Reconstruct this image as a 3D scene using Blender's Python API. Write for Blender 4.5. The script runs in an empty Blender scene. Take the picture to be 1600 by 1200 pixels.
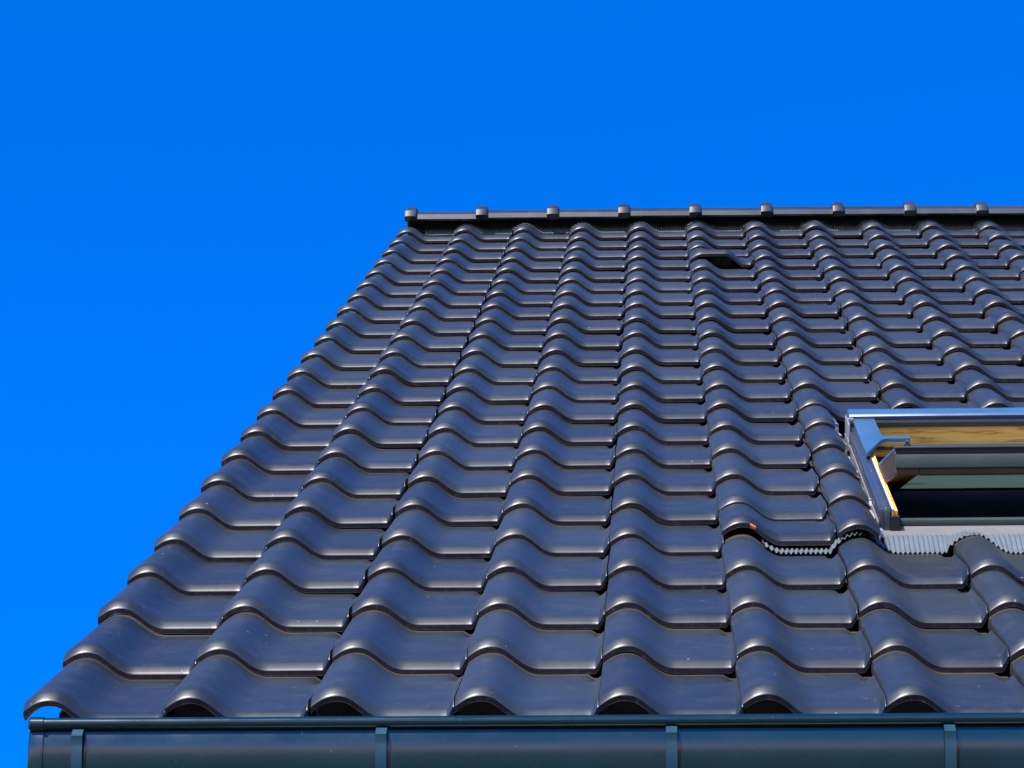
import bpy, bmesh, math, random
from mathutils import Matrix, Vector, noise
random.seed(7)
R_ = math.radians
C = bpy.context.scene.collection
scn = bpy.context.scene

# ------------------------------------------------------------ camera
cam_d = bpy.data.cameras.new('camera'); cam = bpy.data.objects.new('camera', cam_d); C.objects.link(cam)
cam_d.sensor_width = 36; cam_d.sensor_fit = 'HORIZONTAL'; cam_d.lens = 112.5
cam_d.clip_start = 0.1; cam_d.clip_end = 2000
right = Vector((0.998944, 0.042126, 0.018328)); up = Vector((0.010424, -0.596399, 0.802621)); back = Vector((0.044743, -0.801582, -0.596208))
M = Matrix((( right.x, up.x, back.x, 1.32435709), (right.y, up.y, back.y, -5.74363528), (right.z, up.z, back.z, 1.61733173), (0, 0, 0, 1)))
cam.matrix_world = M
scn.camera = cam

# ------------------------------------------------------------ sky, sun, exposure
SUN = Vector((-0.35, -0.725, 0.590)).normalized()
el = math.asin(SUN.z); az = math.atan2(SUN.x, SUN.y)
w = bpy.data.worlds.new('World'); scn.world = w; w.use_nodes = True
nt = w.node_tree; nt.nodes.clear()
sky = nt.nodes.new('ShaderNodeTexSky'); sky.sky_type = 'NISHITA'; sky.sun_disc = False
sky.sun_elevation = el; sky.sun_rotation = az; sky.altitude = 300; sky.air_density = 1.0; sky.dust_density = 0.2; sky.ozone_density = 4.0
hs = nt.nodes.new('ShaderNodeHueSaturation'); hs.inputs['Saturation'].default_value = 1.55; hs.inputs['Value'].default_value = 1.0
bg = nt.nodes.new('ShaderNodeBackground'); bg.inputs['Strength'].default_value = 0.15
wo = nt.nodes.new('ShaderNodeOutputWorld')
nt.links.new(sky.outputs[0], hs.inputs['Color']); tint = nt.nodes.new('ShaderNodeMix'); tint.data_type = 'RGBA'; tint.blend_type = 'MULTIPLY'; tint.inputs[0].default_value = 1; tint.inputs[7].default_value = (1, .65, 1.02, 1)
nt.links.new(hs.outputs[0], tint.inputs[6]); nt.links.new(tint.outputs[2], bg.inputs['Color']); nt.links.new(bg.outputs[0], wo.inputs['Surface'])
sd = bpy.data.lights.new('sun', 'SUN'); sd.energy = 4.5; sd.angle = R_(0.53); sd.color = (1.0, 0.93, 0.84)
so = bpy.data.objects.new('sun', sd); C.objects.link(so); so.rotation_euler = SUN.to_track_quat('Z', 'Y').to_euler(); so.location = (-8, -8, 14)
scn.view_settings.view_transform = 'Standard'; scn.view_settings.look = 'None'
scn.view_settings.exposure = 1.25; scn.view_settings.gamma = 1.0

# ------------------------------------------------------------ measures and frame of the roof
CW = 0.30            # cover width of a tile
RW = 0.44808         # gauge of a course
ZE = 5.05            # eaves height
S2 = math.sqrt(0.5)
ROT = Matrix.Rotation(R_(45), 4, 'X')
def W(u, v, w): return Vector((u, S2*v - S2*w, ZE + S2*v + S2*w))
def RM(u, v, w): return Matrix.Translation(W(u, v, w)) @ ROT
DU = [0.0005, -0.0019, 0.004, 0.0033, 0.0036, -0.003, -0.0008, 0.0024, -0.0008, -0.0026, -0.0067, -0.006, -0.006]
DV = [-0.02, -0.0164, -0.006, -0.0195, -0.040, -0.0425, -0.037, -0.034, -0.034, -0.036, -0.038, -0.030, -0.0217, -0.009, 0.010, 0.028, 0.024, 0.020, 0.0223, 0.0265, 0.027, 0.038, 0.0532]
def sag(c, r):
    x = c/10; y = r/22
    return 0.0061 + 0.0198*x - 0.0411*y - 0.0345*x*x + 0.0407*y*y + 0.0037*x*y

# ------------------------------------------------------------ materials
def mat(name):
    m = bpy.data.materials.new(name); m.use_nodes = True
    t = m.node_tree; b = t.nodes['Principled BSDF']
    return m, t, b
def N(t, k, **kw):
    n = t.nodes.new(k)
    for a, v in kw.items():
        if a in n.inputs: n.inputs[a].default_value = v
        else: setattr(n, a, v)
    return n
def noise_tex(t, scale, detail=4, rough=0.55, vec=None):
    n = N(t, 'ShaderNodeTexNoise'); n.inputs['Scale'].default_value = scale; n.inputs['Detail'].default_value = detail; n.inputs['Roughness'].default_value = rough
    if vec: t.links.new(vec, n.inputs['Vector'])
    return n
def ramp(t, fac, stops):
    r = t.nodes.new('ShaderNodeValToRGB'); e = r.color_ramp.elements
    while len(e) < len(stops): e.new(0.5)
    for i, (p, c) in enumerate(stops):
        e[i].position = p; e[i].color = (*c, 1) if len(c) == 3 else c
    t.links.new(fac, r.inputs[0]); return r
def mix(t, fac, a, b):
    m = t.nodes.new('ShaderNodeMix'); m.data_type = 'RGBA'
    for s, v in ((0, fac), (6, a), (7, b)):
        if isinstance(v, (int, float)): m.inputs[s].default_value = v
        elif isinstance(v, tuple): m.inputs[s].default_value = (*v, 1)
        else: t.links.new(v, m.inputs[s])
    return m.outputs[2]
def objvec(t):
    """object coordinates shifted by a random amount for every copy"""
    tc = t.nodes.new('ShaderNodeTexCoord'); oi = t.nodes.new('ShaderNodeObjectInfo')
    mu = t.nodes.new('ShaderNodeMath'); mu.operation = 'MULTIPLY'; mu.inputs[1].default_value = 37.0
    t.links.new(oi.outputs['Random'], mu.inputs[0])
    ad = t.nodes.new('ShaderNodeVectorMath'); ad.operation = 'ADD'
    t.links.new(tc.outputs['Object'], ad.inputs[0]); t.links.new(mu.outputs[0], ad.inputs[1])
    return ad.outputs[0], oi.outputs['Random']

def tile_glaze():
    m, t, b = mat('anthracite_engobe'); v, rnd = objvec(t)
    n1 = noise_tex(t, 9, 5, 0.6, v)
    base = ramp(t, n1.outputs[0], [(0.3, (0.0105, 0.015, 0.017)), (0.7, (0.0165, 0.0215, 0.024))]).outputs[0]
    # tone differs a little from tile to tile
    var = ramp(t, rnd, [(0, (0.72, 0.72, 0.74)), (1, (1.35, 1.33, 1.30))]).outputs[0]
    mm = t.nodes.new('ShaderNodeMix'); mm.data_type = 'RGBA'; mm.blend_type = 'MULTIPLY'; mm.inputs[0].default_value = 1
    t.links.new(base, mm.inputs[6]); t.links.new(var, mm.inputs[7]); base = mm.outputs[2]
    # sparse pale specks of dust, bird lime, scratches
    n2 = noise_tex(t, 75, 2, 0.5, v); sp = ramp(t, n2.outputs[0], [(0.74, (0, 0, 0)), (0.78, (1, 1, 1))])
    col = mix(t, sp.outputs[0], base, (0.16, 0.155, 0.15))
    # a thin tan line where the next tile rests
    tc2 = t.nodes.new('ShaderNodeTexCoord'); sx = t.nodes.new('ShaderNodeSeparateXYZ'); t.links.new(tc2.outputs['Object'], sx.inputs[0])
    mr = t.nodes.new('ShaderNodeMapRange'); mr.inputs[1].default_value = RW-.016; mr.inputs[2].default_value = RW-.001; t.links.new(sx.outputs[1], mr.inputs[0])
    n5 = noise_tex(t, 30, 4, 0.7, v); m5 = t.nodes.new('ShaderNodeMath'); m5.operation = 'MULTIPLY'; t.links.new(mr.outputs[0], m5.inputs[0]); t.links.new(n5.outputs[0], m5.inputs[1])
    col = mix(t, m5.outputs[0], col, (0.085, 0.072, 0.038))
    # faint clouds of dust over the glaze
    n6 = noise_tex(t, 14, 6, 0.75, v); r6 = ramp(t, n6.outputs[0], [(0.5, (0, 0, 0)), (0.8, (0.35, 0.35, 0.35))]); col = mix(t, r6.outputs[0], col, (0.06, 0.058, 0.05))
    t.links.new(col, b.inputs['Base Color'])
    n3 = noise_tex(t, 6, 6, 0.65, v)
    rr = ramp(t, n3.outputs[0], [(0.3, (0.37,)*3), (0.7, (0.44,)*3)])
    t.links.new(rr.outputs[0], b.inputs['Roughness'])
    b.inputs['IOR'].default_value = 1.5
    n4 = noise_tex(t, 240, 3, 0.6, v); bp = t.nodes.new('ShaderNodeBump'); bp.inputs['Strength'].default_value = 0.05; bp.inputs['Distance'].default_value = 0.002
    t.links.new(n4.outputs[0], bp.inputs['Height']); t.links.new(bp.outputs[0], b.inputs['Normal'])
    return m
def tile_edge():
    m, t, b = mat('tile_edge'); v, rnd = objvec(t)
    n1 = noise_tex(t, 60, 5, 0.7, v)
    c1 = ramp(t, n1.outputs[0], [(0.35, (0.016, 0.016, 0.019)), (0.60, (0.040, 0.040, 0.040)), (0.74, (0.20, 0.165, 0.085))])
    t.links.new(c1.outputs[0], b.inputs['Base Color']); b.inputs['Roughness'].default_value = 0.6
    return m
def simple(name, col, rough=0.5, metal=0.0, var=0.15, scale=12, bump=0.0, ior=1.5):
    m, t, b = mat(name); tc = t.nodes.new('ShaderNodeTexCoord'); n = noise_tex(t, scale, 6, 0.6, tc.outputs['Object'])
    lo = tuple(max(0, c*(1-var)) for c in col); hi = tuple(c*(1+var) for c in col)
    r = ramp(t, n.outputs[0], [(0.3, lo), (0.7, hi)]); t.links.new(r.outputs[0], b.inputs['Base Color'])
    n2 = noise_tex(t, scale*2.3, 4, 0.6, tc.outputs['Object'])
    r2 = ramp(t, n2.outputs[0], [(0.3, (rough*0.85,)*3), (0.7, (min(1, rough*1.15),)*3)]); t.links.new(r2.outputs[0], b.inputs['Roughness'])
    b.inputs['Metallic'].default_value = metal; b.inputs['IOR'].default_value = ior
    if bump:
        bp = t.nodes.new('ShaderNodeBump'); bp.inputs['Strength'].default_value = bump; bp.inputs['Distance'].default_value = 0.003
        t.links.new(n2.outputs[0], bp.inputs['Height']); t.links.new(bp.outputs[0], b.inputs['Normal'])
    return m
def gutter_paint(name, col, rough, ior=1.5, speck=0.8):
    """coated sheet metal with dust specks and fine scratches"""
    m, t, b = mat(name); tc = t.nodes.new('ShaderNodeTexCoord')
    n = noise_tex(t, 5, 6, 0.65, tc.outputs['Object'])
    r = ramp(t, n.outputs[0], [(0.3, tuple(c*0.85 for c in col)), (0.7, tuple(c*1.15 for c in col))])
    mp = t.nodes.new('ShaderNodeMapping'); mp.inputs['Scale'].default_value = (1.0, 2.2, 1.4); mp.inputs['Rotation'].default_value = (0.4, 0.3, 0.6)
    t.links.new(tc.outputs['Object'], mp.inputs[0])
    n2 = noise_tex(t, 60, 3, 0.5, mp.outputs[0]); s2 = ramp(t, n2.outputs[0], [(0.73, (0, 0, 0)), (0.79, (speck,)*3)])
    c = mix(t, s2.outputs[0], r.outputs[0], (0.20, 0.24, 0.24)); t.links.new(c, b.inputs['Base Color'])
    n3 = noise_tex(t, 9, 6, 0.7, tc.outputs['Object']); r3 = ramp(t, n3.outputs[0], [(0.3, (rough*0.8,)*3), (0.7, (rough*1.25,)*3)])
    t.links.new(r3.outputs[0], b.inputs['Roughness']); b.inputs['IOR'].default_value = ior
    return m
def pine():
    m, t, b = mat('varnished_pine'); tc = t.nodes.new('ShaderNodeTexCoord')
    mp = t.nodes.new('ShaderNodeMapping'); mp.inputs['Scale'].default_value = (2.2, 14, 22); t.links.new(tc.outputs['Object'], mp.inputs[0])
    n = noise_tex(t, 1.5, 3, 0.5, mp.outputs[0])
    mu = t.nodes.new('ShaderNodeMath'); mu.operation = 'MULTIPLY'; mu.inputs[1].default_value = 9; t.links.new(n.outputs[0], mu.inputs[0])
    fr = t.nodes.new('ShaderNodeMath'); fr.operation = 'PINGPONG'; fr.inputs[1].default_value = 1; t.links.new(mu.outputs[0], fr.inputs[0])
    r = ramp(t, fr.outputs[0], [(0.0, (0.80, 0.44, 0.09)), (0.75, (0.70, 0.36, 0.065)), (1.0, (0.42, 0.18, 0.03))])
    t.links.new(r.outputs[0], b.inputs['Base Color']); b.inputs['Roughness'].default_value = 0.4
    return m
GLAZE = tile_glaze(); EDGE = tile_edge()
GUT = gutter_paint('gutter_coating', (0.0012, 0.014, 0.020), 0.2, 1.46, 0.3)
HANG = gutter_paint('bracket_coating', (0.002, 0.030, 0.052), 0.4)
ALU = gutter_paint('window_cover_coating', (0.028, 0.080, 0.145), 0.36, 1.7, 0.12)
ALUD = gutter_paint('window_side_coating', (0.030, 0.037, 0.050), 0.25, 2.0, 0.1)
ALUG = gutter_paint('window_grey_profile', (0.16, 0.17, 0.18), 0.40)
SASHM = gutter_paint('sash_grey_green', (0.032, 0.050, 0.048), 0.33)
LEAD = simple('flashing_aluminium', (0.09, 0.115, 0.125), 0.45, 0.0, 0.12, 20, 0.1)
FLAT = simple('flashing_sheet', (0.13, 0.135, 0.13), 0.4, 0.0, 0.1, 15)
PINE = pine()
PALE = simple('pale_gasket', (0.42, 0.40, 0.36), 0.5, 0, 0.08, 20)
WOODD = simple('dark_brown_wood', (0.05, 0.026, 0.011), 0.5, 0, 0.2, 18)  # dark brown tone for the sash wood
BLACK = simple('black_plastic', (0.012, 0.012, 0.013), 0.45, 0, 0.1, 20)
DECK = simple('black_underlay', (0.010, 0.010, 0.011), 0.9, 0, 0.2, 4)
ROLL = simple('dry_ridge_roll', (0.045, 0.07, 0.06), 0.6, 0, 0.4, 60)
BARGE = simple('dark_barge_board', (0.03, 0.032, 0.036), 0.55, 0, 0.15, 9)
TERRA = simple('broken_terracotta', (0.48, 0.13, 0.03), 0.85, 0, 0.5, 60, 0.4)
CHIP = simple('ground_cut_edge', (0.30, 0.31, 0.34), 0.75, 0, 0.5, 120, 0.4)
RENDER = simple('white_wall_render', (0.72, 0.70, 0.66), 0.9, 0, 0.06, 6, 0.3)
def glass():
    m, t, b = mat('pale_green_glass'); tc = t.nodes.new('ShaderNodeTexCoord')
    n = noise_tex(t, 90, 4, 0.7, tc.outputs['Object']); r = ramp(t, n.outputs[0], [(0.3, (0.26, 0.34, 0.30)), (0.7, (0.34, 0.42, 0.37))])
    t.links.new(r.outputs[0], b.inputs['Base Color']); b.inputs['Roughness'].default_value = 0.25  # pale base and translucency stand in for light reflected in the pane
    tr = t.nodes.new('ShaderNodeBsdfTranslucent'); t.links.new(r.outputs[0], tr.inputs[0])
    ms = t.nodes.new('ShaderNodeMixShader'); ms.inputs[0].default_value = 0.5
    t.links.new(b.outputs[0], ms.inputs[1]); t.links.new(tr.outputs[0], ms.inputs[2]); t.links.new(ms.outputs[0], t.nodes['Material Output'].inputs[0])
    return m
GLASS = glass()

# ------------------------------------------------------------ helpers
def obj(name, bm, mats, parent=None, smooth=None, matrix=None):
    me = bpy.data.meshes.new(name); bm.normal_update(); bm.to_mesh(me); bm.free()
    for m in (mats if isinstance(mats, (list, tuple)) else [mats]): me.materials.append(m)
    o = bpy.data.objects.new(name, me); C.objects.link(o)
    if smooth is not None:
        me.polygons.foreach_set('use_smooth', [True]*len(me.polygons))
        me.set_sharp_from_angle(angle=R_(smooth))
    if matrix is not None: o.matrix_world = matrix
    if parent is not None: o.parent = parent
    return o
def tag(o, label, cat, group=None, kind=None):
    if label: o['label'] = label
    if cat: o['category'] = cat
    if group: o['group'] = group
    if kind: o['kind'] = kind
    return o
def empty(name, matrix):
    o = bpy.data.objects.new(name, None); C.objects.link(o); o.matrix_world = matrix; o.empty_display_size = 0.1; return o
def box(bm, x0, x1, y0, y1, z0, z1, bev=0.0, mi=0):
    r = bmesh.ops.create_cube(bm, size=1.0)
    for v in r['verts']:
        v.co = Vector(((x0+x1)/2 + v.co.x*(x1-x0), (y0+y1)/2 + v.co.y*(y1-y0), (z0+z1)/2 + v.co.z*(z1-z0)))
    fs = {f for v in r['verts'] for f in v.link_faces}
    for f in fs: f.material_index = mi
    if bev:
        es = {e for v in r['verts'] for e in v.link_edges}
        bmesh.ops.bevel(bm, geom=list(es), offset=bev, segments=2, profile=0.5, affect='EDGES')
def prism(bm, pts, a0, a1, axis='x', mi=0, bev=0.0):
    """closed polygon pts (2D) swept along an axis: 'x' -> pts are (y,z); 'z' -> pts are (x,y)"""
    def P(p, a): return (a, p[0], p[1]) if axis == 'x' else ((p[0], a, p[1]) if axis == 'y' else (p[0], p[1], a))
    A = [bm.verts.new(P(p, a0)) for p in pts]; B = [bm.verts.new(P(p, a1)) for p in pts]
    n = len(pts); fs = [bm.faces.new(A[::-1]), bm.faces.new(B)]
    for i in range(n): fs.append(bm.faces.new((A[i], A[(i+1) % n], B[(i+1) % n], B[i])))
    for f in fs: f.material_index = mi
    bmesh.ops.recalc_face_normals(bm, faces=fs)
    if bev:
        es = {e for f in fs for e in f.edges}
        bmesh.ops.bevel(bm, geom=list(es), offset=bev, segments=2, profile=0.5, affect='EDGES')
def loft(bm, rows, closed=False, mi=0, caps=False):
    """rows: list of equally long point lists"""
    V = [[bm.verts.new(p) for p in r] for r in rows]
    n = len(rows[0])
    for i in range(len(V)-1):
        for j in range(n if closed else n-1):
            k = (j+1) % n
            f = bm.faces.new((V[i][j], V[i][k], V[i+1][k], V[i+1][j])); f.material_index = mi
    if caps and closed:
        bm.faces.new(V[0][::-1]).material_index = mi; bm.faces.new(V[-1]).material_index = mi
    return V

# ------------------------------------------------------------ roof tile
PR = [(-0.004, .094), (.03, .119), (.075, .146), (.125, .163), (.175, .168), (.225, .162), (.27, .142), (.315, .110), (.36, .073), (.405, .040), (.45, .016), (.495, .003), (.56, 0), (.75, 0), (.925, 0)]
PRE = [(.938, .004), (.950, .020), (.966, .050), (.980, .078), (.985, .079)]
def spline(pts, n=5):
    out = []
    for i in range(len(pts)-1):
        p0 = pts[max(i-1, 0)]; p1 = pts[i]; p2 = pts[i+1]; p3 = pts[min(i+2, len(pts)-1)]
        for k in range(n):
            t = k/n
            out.append(tuple(0.5*((2*p1[a]) + (-p0[a]+p2[a])*t + (2*p0[a]-5*p1[a]+4*p2[a]-p3[a])*t*t + (-p0[a]+3*p1[a]-3*p2[a]+p3[a])*t*t*t) for a in (0, 1)))
    out.append(pts[-1]); return out
HT = 0.094                     # height of the tip over the trough, the zero of a tile's own height
FULL = [(-.010, .088)] + [(x, y) for x, y in spline(PR, 3)] + PRE
def base_profile(v):
    """the right edge curls up towards the front corner; the left edge has a lip that reaches down behind the tip"""
    k = .50 + .50*max(0, 1-v/.40)**1.3
    l = max(0.0, min(1.0, (v-.03)/.12)); l = l*l*(3-2*l)
    return [(x, (y-.024*l) if x < -.005 else (y*k if x > .93 else y)) for x, y in FULL]
def tile_mesh(name, prof, cut=False, vstations=None, wavy=0.0, length=None, profile_at=None, seed=0, lip=0.0):
    rnd = random.Random(seed)
    T = 0.0328; v1 = 0.036; TH = 0.0140; RA = .024; SM = .67; D = SM*(v1-RA/2)
    L = (RW + 0.035) if length is None else length
    vs = [0.0, .001, .0025, .004, .010, .016, .020, .0235, .027, .0305, .034, .037, v1, .06, .2, .33, RW-.092, RW-.084, L] if length is None else [0.0, .001, .0025, .004, .010, .016, .020, .0235, .027, .0305, .034, .037, v1, .06, .2, L]
    def drop(v):
        # a broad sloping front facet that curves softly into the flat of the tile
        t = v1 - v
        if t <= 0: return 0.0
        return SM*t*t/(2*RA) if t < RA else SM*(t - RA/2)
    bm = bmesh.new(); top = []; bot = []
    np_ = len(prof)
    for iv, v in enumerate(vs):
        d = drop(v) + 0.0016*max(0, 1-v/.004)**2
        base = T*(1 - v/RW)
        pf = [p for p in base_profile(v) if p[0] <= prof[-1][0]+1e-6] if profile_at is None else profile_at(v)
        pts = [(x*CW, (y-HT)*CW) for x, y in pf]
        if v > RW-.088 and not cut:      # notched back corner
            pts = [(x, z if x < .925*CW else -(.03+HT)*CW) for x, z in pts]
        tr = []; br = []
        for i, (x, z) in enumerate(pts):
            a = pts[max(i-1, 0)]; b = pts[min(i+1, np_-1)]
            tx, tz = b[0]-a[0], b[1]-a[1]; l = math.hypot(tx, tz); nx, nz = -tz/l, tx/l
            # the rounded nose also draws in along the surface normal
            jx = 0
            if cut and i == np_-1: jx = rnd.uniform(-.010, .006)
            side = 0.0
            if i == 0: side = 0.0010
            tr.append((x + jx, v, z + base - d - side))
            br.append((x + jx - (0.003*nx if 0 < i < np_-1 else 0), v + (0.002 if iv == 0 else 0), z + base - TH - drop(v) - .0028*max(0, min(1, (v-.003)/.012)) - side - (lip*max(0, min(1, (v-.004)/.010))*max(0, 1-x/(.17*CW)) if lip else 0)))
        top.append(tr); bot.append(br)
    Vt = [[bm.verts.new(p) for p in r] for r in top]; Vb = [[bm.verts.new(p) for p in r] for r in bot]
    n = np_; m = len(vs)
    for i in range(m-1):
        for j in range(n-1):
            bm.faces.new((Vt[i][j], Vt[i][j+1], Vt[i+1][j+1], Vt[i+1][j])).material_index = 2 if (cut and j == n-2) else (1 if (not cut and length is None and i == m-3 and j >= n-7) else 0)
            bm.faces.new((Vb[i][j], Vb[i+1][j], Vb[i+1][j+1], Vb[i][j+1])).material_index = 1
    for j in range(n-1):
        bm.faces.new((Vt[0][j+1], Vt[0][j], Vb[0][j], Vb[0][j+1])).material_index = 1
        bm.faces.new((Vt[-1][j], Vt[-1][j+1], Vb[-1][j+1], Vb[-1][j])).material_index = 1
    for i in range(m-1):
        bm.faces.new((Vt[i][0], Vt[i+1][0], Vb[i+1][0], Vb[i][0])).material_index = 0
        bm.faces.new((Vt[i+1][-1], Vt[i][-1], Vb[i][-1], Vb[i+1][-1])).material_index = 2 if cut else 1
    bmesh.ops.recalc_face_normals(bm, faces=bm.faces[:])
    me = bpy.data.meshes.new(name); bm.to_mesh(me); bm.free()
    for mm in (GLAZE, EDGE, CHIP): me.materials.append(mm)
    me.polygons.foreach_set('use_smooth', [True]*len(me.polygons)); me.set_sharp_from_angle(angle=R_(38))
    return me
full_me = tile_mesh('pantile', FULL)
short_me = tile_mesh('pantile', FULL, length=.285)
verge_me = tile_mesh('pantile', FULL, lip=.016); verge_short = tile_mesh('pantile', FULL, length=.285, lip=.016)
def vent_profile(v):
    """broad hooded hump in front that dies away into the ordinary roll behind"""
    k = max(0.0, min(1.0, 1 - (v-0.10)/0.30)); k = k*k*(3-2*k)
    out = []
    for x, y in base_profile(v):
        if x < .175: h = y
        elif x < .56: h = .168
        elif x < .84: s = (x-.56)/.28; h = .168*(1-s*s*(3-2*s))
        else: h = y
        h = max(h, y)
        out.append((x, y + (h-y)*k + (0.014*k if .06 < x < .8 else 0)*min(1, min(x-.06, .8-x)/.12 if .06 < x < .8 else 0)))
    return out

ORD = ['first', 'second', 'third', 'fourth', 'fifth', 'sixth', 'seventh', 'eighth', 'ninth', 'tenth', 'eleventh', 'twelfth', 'thirteenth', 'fourteenth', 'fifteenth', 'sixteenth', 'seventeenth', 'eighteenth', 'nineteenth', 'twentieth', 'twenty-first', 'twenty-second', 'twenty-third']
GT = 'dark glazed roof tiles laid in courses on the slope'
def put(me, name, c, r, lift=0.0, dv=0.0, tilt=0.0):
    o = bpy.data.objects.new(name, me); C.objects.link(o)
    rn = random.Random(r*31+c)
    jt = 0.0 if c == 0 else 1.0
    if c == 0: lift -= .0030
    j = Matrix.Rotation(R_(rn.uniform(-.22, .22)), 4, 'Z') @ Matrix.Rotation(R_(rn.uniform(-.28, .22)*jt+tilt), 4, 'X') @ Matrix.Rotation(R_(rn.uniform(-.4, .4)*jt), 4, 'Y')
    o.matrix_world = RM(c*CW + DU[c] + rn.uniform(-.0012, .0012), r*RW + DV[r] + dv + rn.uniform(-.003, .003), sag(c, r) - 0.0318 + 0.0161 + lift + rn.uniform(-.0004, .0008)) @ j
    return o
# last column seen in each course (plus one more just outside the frame)
LAST = {0: 7, 1: 7, 2: 8, 3: 8, 4: 8, 5: 8, 6: 8, 7: 9, 8: 9, 9: 9, 10: 9, 11: 9, 12: 9, 13: 10, 14: 10, 15: 10, 16: 10, 17: 10, 18: 11, 19: 11, 20: 11, 21: 11, 22: 11}
for r in range(23):
    for c in range(LAST[r]+1):
        if 4 <= r <= 8 and c >= 6: continue
        if (r, c) == (19, 5): continue
        lift = 0.0; dv = 0.0; tilt = 0.0
        if (r, c) == (4, 5): lift = .015; dv = .055; tilt = -1.6
        o = put((verge_short if r == 22 else verge_me) if c == 0 else (short_me if r == 22 else full_me), 'pantile', c, r, lift, dv, tilt)
        pos = 'at the left verge' if c == 0 else '%s from the left verge' % ORD[c]
        lab = 'dark glazed roof tile, %s course above the gutter, %s' % (ORD[r], pos)
        if r == 22: lab = 'dark glazed roof tile in the topmost course under the ridge, %s' % pos
        if r == 0: lab = 'dark glazed eaves tile with open hollow over the gutter, %s' % pos
        if (r, c) == (4, 5): lab = 'dark roof tile with a broken orange edge lying on the pleated flashing'
        tag(o, lab, 'roof tile', GT)
        if (r, c) == (4, 5): broken = o
# the vent tile
vme = tile_mesh('vent_tile', FULL, profile_at=vent_profile)
o = put(vme, 'vent_tile', 5, 19, .006); tag(o, 'hooded vent tile with a wide black opening high on the slope', 'vent tile')
bm = bmesh.new(); box(bm, .33*CW, .66*CW, .11, .13, -HT*CW-.004, .010)  # black block set under the hood for the shade in its mouth
obj('vent_shade_block', bm, BLACK, o)
o.children[0].matrix_parent_inverse = Matrix()
# cut tiles beside the roof window
cutp = [p for p in FULL if p[0] <= .40]
for k, r in enumerate(range(4, 9)):
    me = tile_mesh('cut_pantile', [p for p in cutp if p[0] <= (.385, .375, .36, .35, .33)[k]], cut=True, seed=r)
    o = put(me, 'cut_pantile', 6, r, (.022, .018, .015, .012, .008)[k])
    tag(o, 'narrow cut roof tile with pale ragged edge beside the skylight, %s' % ('lowest of five', 'second from the bottom', 'middle of five', 'second from the top', 'topmost of five')[k], 'roof tile', 'cut tiles along the left side of the roof window')
# broken edge of terracotta on the tile over the flashing
def front_top(u):
    for i in range(len(FULL)-1):
        if FULL[i][0] <= u <= FULL[i+1][0]:
            s = (u-FULL[i][0])/(FULL[i+1][0]-FULL[i][0]); return (FULL[i][1]*(1-s)+FULL[i+1][1]*s-HT)*CW
bm = bmesh.new(); rows = []
for i in range(26):
    u = .24+.05*i/25; z = front_top(u)+.0318-.0165
    a = (.0008+.003*abs(noise.noise((u*45, 1, 2))))*math.sin(math.pi*min(1, max(.05, i/25)))+(.0026*math.sin((u-.25)/.05*math.pi)*(.7+.6*noise.noise((u*200, 7, 1))) if .25 < u < .30 else 0)
    rows.append([(u*CW, -.0025, z-.009), (u*CW, -.0035+.001*noise.noise((u*90, 3, 1)), z-.002), (u*CW, -.001, z+.0005), (u*CW, a, z+.0012+a*.30), (u*CW, a+.003, z-.003)])
loft(bm, rows)
x = obj('broken_edge', bm, TERRA, None, 30); x.parent = broken; x.matrix_parent_inverse = Matrix(); tag(x, 'broken orange clay edge', None)

# ------------------------------------------------------------ ridge
RG = 'ridge tiles along the top of the roof'
VP = 10.206                     # slope length to the ridge line
YR = S2*VP; ZR = ZE + S2*VP
rp = [(-.118, -.004), (-.115, .030), (-.080, .078), (-.040, .100), (0, .108), (.040, .100), (.080, .078), (.115, .030), (.118, -.004)]
def ridge_prof(off):
    P = []
    for i, (y, z) in enumerate(rp):
        a = rp[max(i-1, 0)]; b = rp[min(i+1, len(rp)-1)]
        ty, tz = b[0]-a[0], b[1]-a[1]; l = math.hypot(ty, tz); P.append((y - tz/l*off, z + ty/l*off))
    return P
def ridge_ring(x, off, th=.014):
    o = ridge_prof(off); i = ridge_prof(off-th)
    return [(x, p[0], p[1]) for p in o] + [(x, p[0], p[1]) for p in i[::-1]]
RL = 0.3705
def ridge_tile(first):
    bm = bmesh.new()
    xs = [(-.012, .014, .034), (-.010, .020, .040), (.0, .023, .042), (.036, .023, .042), (.046, .019, .038), (.050, .006, .024), (.052, .000, .014), (RL-.03, -.003, .014), (RL+.01, -.004, .014)]
    V = loft(bm, [ridge_ring(*a) for a in xs], closed=True, caps=True)
    bmesh.ops.recalc_face_normals(bm, faces=bm.faces[:]); return bm
ridge0 = None
RX0 = 0.0
def ridge_matrix(k):
    x = 0.040 + k*RL
    return Matrix.Translation((x, YR, ZR - .020 + sag(x/CW, 22)*0.9 + (.0015 if k % 2 else 0))) @ Matrix.Rotation(R_((.1, -.15, .05, -.05, .12, 0, -.1, .1, -.06, .05)[k % 10]), 4, 'Y')
for k in range(9):
    if ridge0 is None: o = ridge0 = obj('ridge_tile', ridge_tile(True), GLAZE, None, 25)
    else: o = ridge0.copy(); C.objects.link(o)
    o.matrix_world = ridge_matrix(k)
    tag(o, 'angular dark ridge tile with a raised collar, %s from the left end of the ridge' % ORD[k], 'ridge tile', RG)
# end disc closing the hollow of the first ridge tile
bm = bmesh.new(); prism(bm, [(p[0], p[1]) for p in ridge_prof(.012)], -.001, .010, 'x')
x = obj('end_disc', bm, GLAZE, ridge0); x.matrix_parent_inverse = Matrix()

# ------------------------------------------------------------ house under the tiles
house = tag(empty('house', Matrix.Translation((0, 0, 0))), 'house under the tiled roof, seen only as black hollows and a dark verge board', 'house')
XE = 3.62
DK = -0.100
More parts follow.
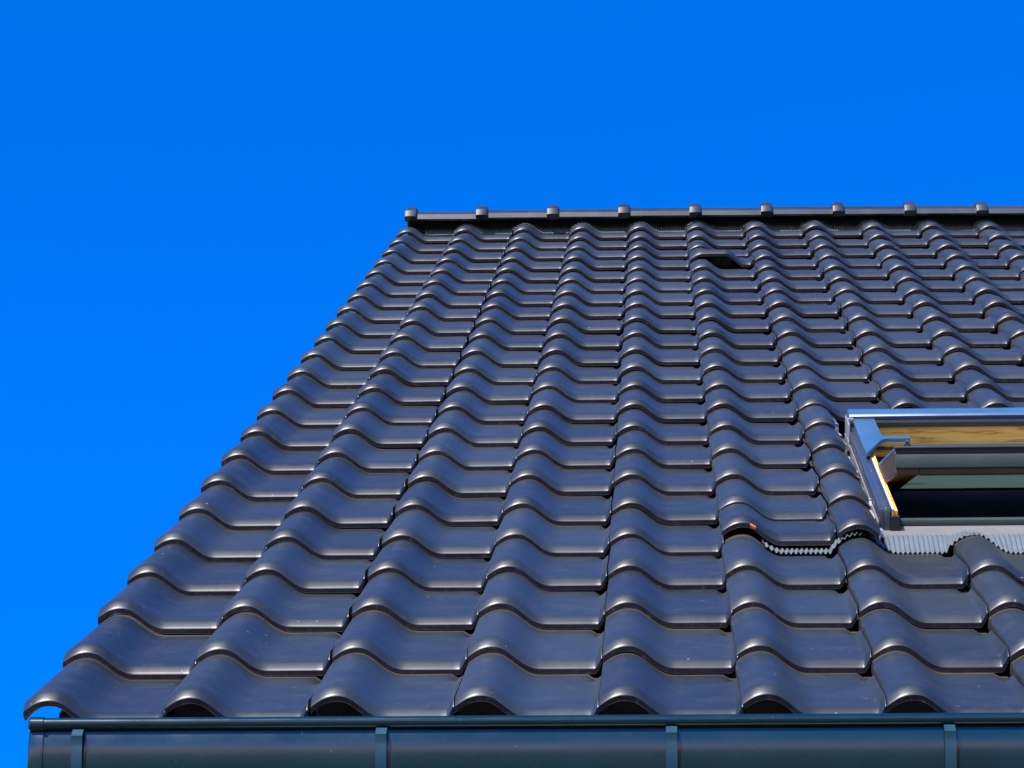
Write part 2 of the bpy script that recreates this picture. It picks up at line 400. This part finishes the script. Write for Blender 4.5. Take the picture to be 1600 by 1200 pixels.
# window opening
WU0, WU1, WV0, WV1 = 1.955, 2.84, 2.05, 3.40
def rpt(u, v, w): return tuple(W(u, v, w))
bm = bmesh.new()
def slab(u0, u1, v0, v1, w0=DK-.03, w1=DK):
    pts = [rpt(u, v, w_) for w_ in (w0, w1) for (u, v) in ((u0, v0), (u1, v0), (u1, v1), (u0, v1))]
    V = [bm.verts.new(p) for p in pts]
    for q in ((3, 2, 1, 0), (4, 5, 6, 7), (0, 1, 5, 4), (1, 2, 6, 5), (2, 3, 7, 6), (3, 0, 4, 7)): bm.faces.new([V[i] for i in q])
slab(.10, WU0, .03, VP-.05); slab(WU1, XE, .03, VP-.05); slab(WU0, WU1, .03, WV0); slab(WU0, WU1, WV1, VP-.05)
# the far slope
pts = [(.10, YR+.03, ZR-.16), (XE, YR+.03, ZR-.16), (XE, 2*YR, ZE-.10), (.10, 2*YR, ZE-.10)]
V = [bm.verts.new(p) for p in pts] + [bm.verts.new((p[0], p[1], p[2]-.04)) for p in pts]
for q in ((0, 1, 2, 3), (7, 6, 5, 4), (0, 4, 5, 1), (1, 5, 6, 2), (2, 6, 7, 3), (3, 7, 4, 0)): bm.faces.new([V[i] for i in q])
roof = obj('roof_deck', bm, DECK, house)
bm = bmesh.new()
gx = .17
prism(bm, [(.32, 0), (2*YR-.32, 0), (2*YR-.32, ZE+.10), (YR, ZR-.24), (.32, ZE+.10)], gx, XE-.1, 'x')
# hollow the attic so that the window opens on a dark room
bmesh.ops.delete(bm, geom=[f for f in bm.faces if f.normal.z > .3], context='FACES')
wall = obj('wall', bm, RENDER, house)
bm = bmesh.new()
# verge board along the left edge of both slopes
for s in (0, 1):
    P = [(0.02, ZE+.004), (YR, ZR-.032), (YR, ZR-.30), (0.03, ZE-.23)]
    if s: P = [(2*YR-p[0], p[1]) for p in P]
    prism(bm, P, .066, .090, 'x')
obj('verge_board', bm, BARGE, house)
bm = bmesh.new(); box(bm, .10, XE, .0, .024, ZE-.26, ZE-.085, .002)
obj('fascia_board', bm, BARGE, house)
bm = bmesh.new()
# a dark end board that closes the hollow under the first tiles, and the ridge batten
prism(bm, [(YR-.028, ZR-.15), (YR+.028, ZR-.15), (YR+.028, ZR+.02), (YR-.028, ZR+.02)], .04, XE, 'x')
obj('ridge_batten', bm, DECK, house)
bm = bmesh.new()
for r in range(1, 24):
    v = r*RW + .012
    for (a, b) in (((.10, XE),) if not (4 <= r <= 7) else ((.10, 1.90), (2.9, XE))):
        pass
    slab(.10, 1.90 if 5 <= r <= 7 else XE, v, v+.035, DK+.001, DK+.034) if r not in () else None
obj('battens', bm, DECK, house)
# black closer behind the open rolls at the eaves
bm = bmesh.new(); box(bm, .10, XE, .07, .09, ZE-.09, ZE-.015); obj('eaves_closer', bm, DECK, house)
bm = bmesh.new()  # black board added in the roll hollows to hide lit tile insides
P = []
for c_ in range(9):
    Q = [(c_*CW + x*CW, (y-HT)*CW - .012) for x, y in FULL if (.24 if c_ == 0 else .01) < x < .46]
    P += [(Q[0][0], -.075)] + Q + [(Q[-1][0]+.001, -.075)]
P += [(P[-1][0], -.085), (P[0][0], -.085)]
A = [bm.verts.new(rpt(p[0], .045, p[1])) for p in P]; B = [bm.verts.new(rpt(p[0], .075, p[1])) for p in P]; n_ = len(P)
bm.faces.new(A); bm.faces.new(B[::-1])
for i in range(n_): bm.faces.new((A[i], B[i], B[(i+1) % n_], A[(i+1) % n_]))
bmesh.ops.recalc_face_normals(bm, faces=bm.faces[:])
obj('eaves_blackout', bm, DECK, house)
# dry ridge roll with a pleated edge on the top course
def surf(u, v, r_row, extra=0.0):
    """top of the tile surface at (u, v) in course r_row"""
    c = u/CW; k = max(0, min(12, int(math.floor(c)))); x = (u - k*CW - DU[k])/CW
    x = max(-.004, min(.98, x))
    h = 0
    for i in range(len(FULL)-1):
        if FULL[i][0] <= x <= FULL[i+1][0] and FULL[i+1][0] > FULL[i][0]:
            s = (x-FULL[i][0])/(FULL[i+1][0]-FULL[i][0]); h = FULL[i][1]*(1-s)+FULL[i+1][1]*s; break
    vv = v - (r_row*RW + DV[r_row])
    return (h-HT)*CW + .0318*(1-vv/RW) + sag(c, r_row) - .015 + extra
bm = bmesh.new(); rows = []
nn = int((3.58-.13)/.0025)
for i in range(nn+1):
    u = .13 + i*.0025; pl = .0022*math.sin(u/.0125*2*math.pi)
    ve = 22*RW + DV[22] + .205 + .004*noise.noise((u*7, 0, 0))
    s0 = surf(u, ve, 22, .004)
    rows.append([rpt(u, ve, s0+pl-.001), rpt(u, ve+.001, s0+pl+.001), rpt(u, ve+.05, max(s0+.004, s0*.7+.012)+pl), rpt(u, ve+.10, .035)])
loft(bm, rows)
o = obj('dry_ridge_roll', bm, ROLL, None, 60); o.parent = house

# the tiles and ridge wholly outside the photograph: one piece, so that the roof goes on to its right-hand end
bm = bmesh.new()
for r in range(23):
    for c in range(LAST[r]+1, 12):
        if 4 <= r <= 8 and c < 10: continue
        me = short_me if r == 22 else full_me
        n0 = len(bm.verts); bm.from_mesh(me); bm.verts.ensure_lookup_table()
        X = RM(c*CW, r*RW + DV[r], sag(min(c, 10), r) - .0152)
        for q in range(n0, len(bm.verts)): bm.verts[q].co = X @ bm.verts[q].co
o = obj('roof_covering', bm, [GLAZE, EDGE, CHIP], house, 38); o['kind'] = 'stuff'
bm = bmesh.new(); bm.from_mesh(ridge0.data)
for v in bm.verts: v.co = ridge_matrix(9) @ v.co
o = obj('end_ridge', bm, [GLAZE], house, 25)

# ------------------------------------------------------------ gutter
gut = tag(empty('gutter', Matrix.Translation((.05, -.075, ZE-.14))), 'dark blue-green half round metal gutter running along the eaves', 'gutter')
GY, GZ = -.14, ZE-.118          # bead centre
BR = .0125; GR = .072            # bead and trough radii
gc = (GY+GR+.004, GZ-.004)
bm = bmesh.new()
def arc(cy, cz, r, a0, a1, n, k=1.0): return [(cy + r*math.cos(a0+(a1-a0)*i/n), cz + r*k*math.sin(a0+(a1-a0)*i/n)) for i in range(n+1)]
KG = 2.05        # the trough is deeper than a half round
def gutter_profile(off=0.0):
    F = []
    for i in range(25):
        h = .158*i/24; F.append(((GY+.004) + .2 - math.sqrt(.2**2-h*h), GZ-.004-h))
    x0, z0 = F[-1]
    for i in range(1, 11):
        a = i/10*math.pi/2; F.append((x0 + (GY+.136-x0)*math.sin(a)**.9, z0 - .012*math.sin(2*a) + .03*(1-math.cos(a))))
    F.append((GY+.136, GZ+.03))
    o = []
    for i, (y, z) in enumerate(F):
        a = F[max(i-1, 0)]; b = F[min(i+1, len(F)-1)]; ty, tz = b[0]-a[0], b[1]-a[1]; l = math.hypot(ty, tz)
        o.append((y + tz/l*off, z - ty/l*off))
    return o
outer = gutter_profile(0); inner = gutter_profile(-.0015)[::-1]
prof = outer + inner
xs = [.058, 2.0, XE+.06]
loft(bm, [[(x - .05, p[0]+.075, p[1]-(ZE-.14)) for p in prof] for x in xs], closed=True)
o = obj('trough', bm, GUT, gut, 40); o.matrix_parent_inverse = Matrix()
bm = bmesh.new(); bead = arc(GY-.002, GZ, BR, 0, 2*math.pi, 28)[:-1]
loft(bm, [[(x - .05, p[0]+.075, p[1]-(ZE-.14)) for p in bead] for x in xs], closed=True, caps=True)
o = obj('front_bead', bm, GUT, gut, 40); o.matrix_parent_inverse = Matrix()
# end cap: folded collar and a bulged disc, with a sleeve over the bead
bm = bmesh.new()
def capring(x, gr): return [(x-.05, p[0]+.075, p[1]-(ZE-.14)) for p in gutter_profile(gr-GR)]
V = loft(bm, [capring(.0735, GR-.001), capring(.0735, GR+.0035), capring(.047, GR+.0035), capring(.0435, GR+.001), capring(.0425, GR-.006)], closed=True)
bm.faces.new(V[-1])
bead2 = lambda x, r: [(x-.05, p[0]+.075, p[1]-(ZE-.14)) for p in arc(GY-.002, GZ-.001, r, 0, 2*math.pi, 24)[:-1]]
V = loft(bm, [bead2(.073, BR), bead2(.073, BR+.003), bead2(.046, BR+.003), bead2(.0425, BR)], closed=True, caps=True)
bmesh.ops.recalc_face_normals(bm, faces=bm.faces[:])
o = obj('end_cap', bm, GUT, gut, 40); o.matrix_parent_inverse = Matrix()
# strap brackets
hb = None
for x in (.1445, .7632, 1.3496, 1.9075, 2.47, 3.03, 3.56):
    if hb is None:
        bm = bmesh.new(); hw = .0112
        b_ = []; G0 = gutter_profile(0.0)[6:]
        for q, p in enumerate(G0):
            off = .004 + .009*max(0, 1-q/14)**1.5
            b_.append(gutter_profile(off)[6+q])
        a = [(p[0] + .0035, p[1] + .001) for p in b_]
        P = [(GY-.004, GZ-.0135), (GY-.0135, GZ-.034)] + b_ + a[::-1] + [(GY-.0095, GZ-.034), (GY, GZ-.0135)]
        rows = [[(xx, p[0]+.075, p[1]-(ZE-.14)) for p in P] for xx in (-hw, hw)]
        V = loft(bm, rows, closed=True, caps=True); bmesh.ops.recalc_face_normals(bm, faces=bm.faces[:])
        hb = o = obj('bracket', bm, HANG, gut, 40)
    else:
        o = hb.copy(); C.objects.link(o); o.parent = gut
    o.matrix_parent_inverse = Matrix(); o.matrix_basis = Matrix.Translation((x-.05, 0, 0))

# ------------------------------------------------------------ roof window (all parts in roof axes: x along, y up the slope, z out)
WO = (1.92, 1.969, 0.0)
win = tag(empty('skylight', RM(*WO)), 'tilted open roof window with blue-grey metal covers and orange pine inside', 'roof window')
def wpart(name, bm, m, smooth=None, parent=None, label=None, local=None):
    o = obj(name, bm, m, None, smooth); o.parent = parent or win; o.matrix_parent_inverse = Matrix()
    if local is not None: o.matrix_basis = local
    if label: o['label'] = label
    return o
WW = 0.94; WL = 1.455
# outer side covers
for s in (0, 1):
    f = (lambda a, b: (a, b)) if s == 0 else (lambda a, b: (WW-b, WW-a))
    bm = bmesh.new()
    a, b = f(0, .011); box(bm, a, b, 0, WL-.02, -.05, .042, .0015)
    a, b = f(.0112, .0290); box(bm, a, b, .0, WL-.06, -.045, .0385, .0012)
    a, b = f(.0292, .034); box(bm, a, b, .012, WL-.3, .030, .042, .001)
    for y in (.045, .62): 
        r = bmesh.ops.create_uvsphere(bm, u_segments=10, v_segments=6, radius=.0035)
        for v in r['verts']: v.co = Vector((sum(f(.018, .024))/2 + v.co.x, y+v.co.y*1.5, .0385 + v.co.z*.5))
    wpart('side_cover', bm, ALUD, 35)
    bm = bmesh.new(); a, b = f(.034, .050); box(bm, a, b, .012, WL-.05, -.09, .036, .001)
    wpart('side_jamb', bm, PINE)
    bm = bmesh.new(); a, b = f(.0342, .0405); box(bm, a, b, .010, .80, .0364, .0405, .0008)
    wpart('gasket', bm, PALE)
    bm = bmesh.new(); a, b = f(.030, .054); box(bm, a, b, -.006, .0115, -.02, .024, .002); wpart('end_block', bm, BLACK)
    # flat side flashing with upstand folds
    bm = bmesh.new(); a, b = f(-.075, -.001); box(bm, a, b, -.09, WL+.05, -.052, -.049)
    a, b = f(-.006, -.0015); box(bm, a, b, -.02, WL, -.048, .012, .001)
    a, b = f(-.050, -.046); box(bm, a, b, -.06, WL, -.0488, -.036, .001)
    wpart('side_flashing', bm, FLAT)
# upper hood on both sides, slanted at its lower end
for s in (0, 1):
    P = [(.018, .79), (.080, 1.045), (.100, 1.070), (.168, 1.070), (.168, 1.105), (.086, 1.115), (.086, WL-.01), (.018, WL-.01)]
    if s: P = [(WW-p[0], p[1]) for p in P[::-1]]
    bm = bmesh.new(); prism(bm, P, .046, .058, 'z', 0, .0012)
    P2 = [(.020, .83), (.030, .87), (.030, WL-.02), (.020, WL-.02)]
    if s: P2 = [(WW-p[0], p[1]) for p in P2[::-1]]
    prism(bm, P2, .03, .0459, 'z')
    wpart('hood', bm, ALU, 30)
# corner hinge plates left of the head
bm = bmesh.new()
box(bm, -.004, .001, WL-.17, WL+.01, -.02, .066, .001); box(bm, -.007, -.0042, WL-.22, WL-.13, -.035, .020, .001)
box(bm, .002, .020, WL-.045, WL-.02, .046, .064, .002)
wpart('corner_bracket', bm, ALUG, 30)
# head cover
bm = bmesh.new()
prism(bm, [(WL-.01, .055), (WL-.012, .066), (WL-.004, .072), (WL+.07, .076), (WL+.11, .060), (WL+.11, -.03), (WL-.005, -.03), (WL-.005, .055)], .008, WW-.008, 'x', 0, .0012)
wpart('head_cover', bm, ALU, 30)
bm = bmesh.new(); box(bm, .0505, WW-.0505, WL-.055, WL-.0055, -.055, .0375, .001); wpart('head_jamb', bm, PINE)
bm = bmesh.new(); box(bm, .0505, WW-.0505, WL-.066, WL-.0555, -.032, -.022, .001); box(bm, .0505, WW-.0505, WL-.062, WL-.0053, .038, .054, .001); wpart('head_seal_shade', bm, BLACK)  # the upper black strip stands in for the shadow under the head cover
# bottom frame
bm = bmesh.new(); box(bm, .0292, WW-.0292, .035, .085, -.040, .002, .002); box(bm, .030, WW-.030, .030, .0345, -.009, .006, .001)
wpart('sill_cover', bm, SASHM, 30)
bm = bmesh.new(); box(bm, .0505, WW-.0505, .086, .125, -.12, -.014, .001); wpart('sill_jamb', bm, PINE)
# the dark room lining behind the opening
bm = bmesh.new()
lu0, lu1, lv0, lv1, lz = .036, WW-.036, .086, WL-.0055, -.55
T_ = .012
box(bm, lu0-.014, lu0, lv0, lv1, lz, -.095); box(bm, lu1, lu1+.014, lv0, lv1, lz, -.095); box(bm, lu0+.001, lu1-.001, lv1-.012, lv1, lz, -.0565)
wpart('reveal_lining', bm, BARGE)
# sash, turned about its middle
TH = R_(13.6)
pv = .735
sash_m = Matrix.Translation((0, pv, -.004)) @ Matrix.Rotation(-TH, 4, 'X')
sash = wpart('sash', bmesh.new(), WOODD, local=sash_m)
SL = .665; su0, su1 = .046, WW-.046
bm = bmesh.new()
# wooden stiles and rails with a bevelled inner edge
for (a, b) in ((su0, su0+.066), (su1-.066, su1)): box(bm, a, b, -SL, SL, -.032, .030, .004)
box(bm, su0+.0665, su1-.0665, -SL, -SL+.055, -.032, .030, .004); box(bm, su0+.0665, su1-.0665, SL-.055, SL, -.001, .030, .004)
me = sash.data; bm.to_mesh(me); bm.free()
bm = bmesh.new()
box(bm, su0+.003, su1-.003, -SL-.007, -SL-.0005, -.014, .022, .001)     # grey face
box(bm, su0+.001, su1-.001, -SL-.010, -SL+.03, .0385, .044, .0015)      # dark lip above it
box(bm, su0+.045, su1-.045, -SL+.0305, -SL+.05, .036, .053, .0015)      # raised bar behind
wpart('rail_cover', bm, SASHM, 30, sash)
bm = bmesh.new(); box(bm, su0+.004, su1-.004, -SL-.003, -SL+.025, .0225, .038); wpart('rubber_seal', bm, BLACK, None, sash)
for a in (su0, su1-.03):
    bm = bmesh.new(); box(bm, a, a+.03, -SL+.032, SL*.2, .0305, .040, .001); wpart('stile_cover', bm, ALU, 30, sash)
bm = bmesh.new(); box(bm, su0+.0665, su1-.0665, -SL+.0555, SL-.0555, .004, .020); wpart('pane', bm, GLASS, None, sash)
bm = bmesh.new()
prism(bm, arc(-SL+.035, .058, .008, 0, 2*math.pi, 14)[:-1], su0+.034, su0+.044, 'x'); box(bm, su0+.030, su0+.046, -SL+.028, -SL+.045, .0445, .054, .001)
wpart('latch', bm, BLACK, 40, sash)
# flat strip and pleated apron over the tiles below
bm = bmesh.new(); 
prism(bm, [(-.060, -.021), (.0, -.016), (.034, -.010), (.034, -.014), (.0, -.020), (-.060, -.025)], .004, WW-.004, 'x')
wpart('apron_strip', bm, FLAT)
bm = bmesh.new(); rows = []
ustart, uend = 1.60, 2.92
step = .0022
n = int((uend-ustart)/step)
vf = 1.782; vb = 1.912
for i in range(n+1):
    u = ustart + i*step
    amp = .0036
    c = u/CW; frac = c - math.floor(c)
    hsurf = surf(u, vf, 3, .0045)
    fan = .012*math.sin((frac-.19)*2*math.pi)*max(0, 1-abs(frac-.19)/.35)
    r_ = []
    for k in range(9):
        t = k/8
        vfl = vf - .045*max(0, min(1, (1.9-u)/.06))
        vv = vfl + (vb-vfl)*t + .0035*noise.noise((u*9, 5, 0))*(1-t) - .03*(1 if u < 1.9 else 0)*0
        hb_ = surf(u, vv, 3, .0045 + .006*max(0, min(1, (1.9-u)/.06)))
        top_ = -.018 if u > 1.93 else hb_ + .002
        sm = t*t*(3-2*t)
        z = hb_*(1-sm) + max(top_, hb_*0.55 + top_*.45)*sm
        pl = amp*(1-.35*t)*math.sin((u + fan*t)/.0128*2*math.pi + .6*noise.noise((u*14, 2, 0)))
        r_.append((u-WO[0], vv-WO[1], z+pl))
    rows.append(r_)
V = loft(bm, rows)
wpart('pleated_apron', bm, LEAD, 70)
sm = win.children[-1].modifiers.new('thickness', 'SOLIDIFY'); sm.thickness = .0008

# ------------------------------------------------------------ ground
bm = bmesh.new(); bmesh.ops.create_grid(bm, x_segments=1, y_segments=1, size=400)
g = obj('ground', bm, simple('dark_lawn', (0.055, 0.065, 0.035), 0.9, 0, 0.3, 3)); tag(g, None, None, None, 'structure')
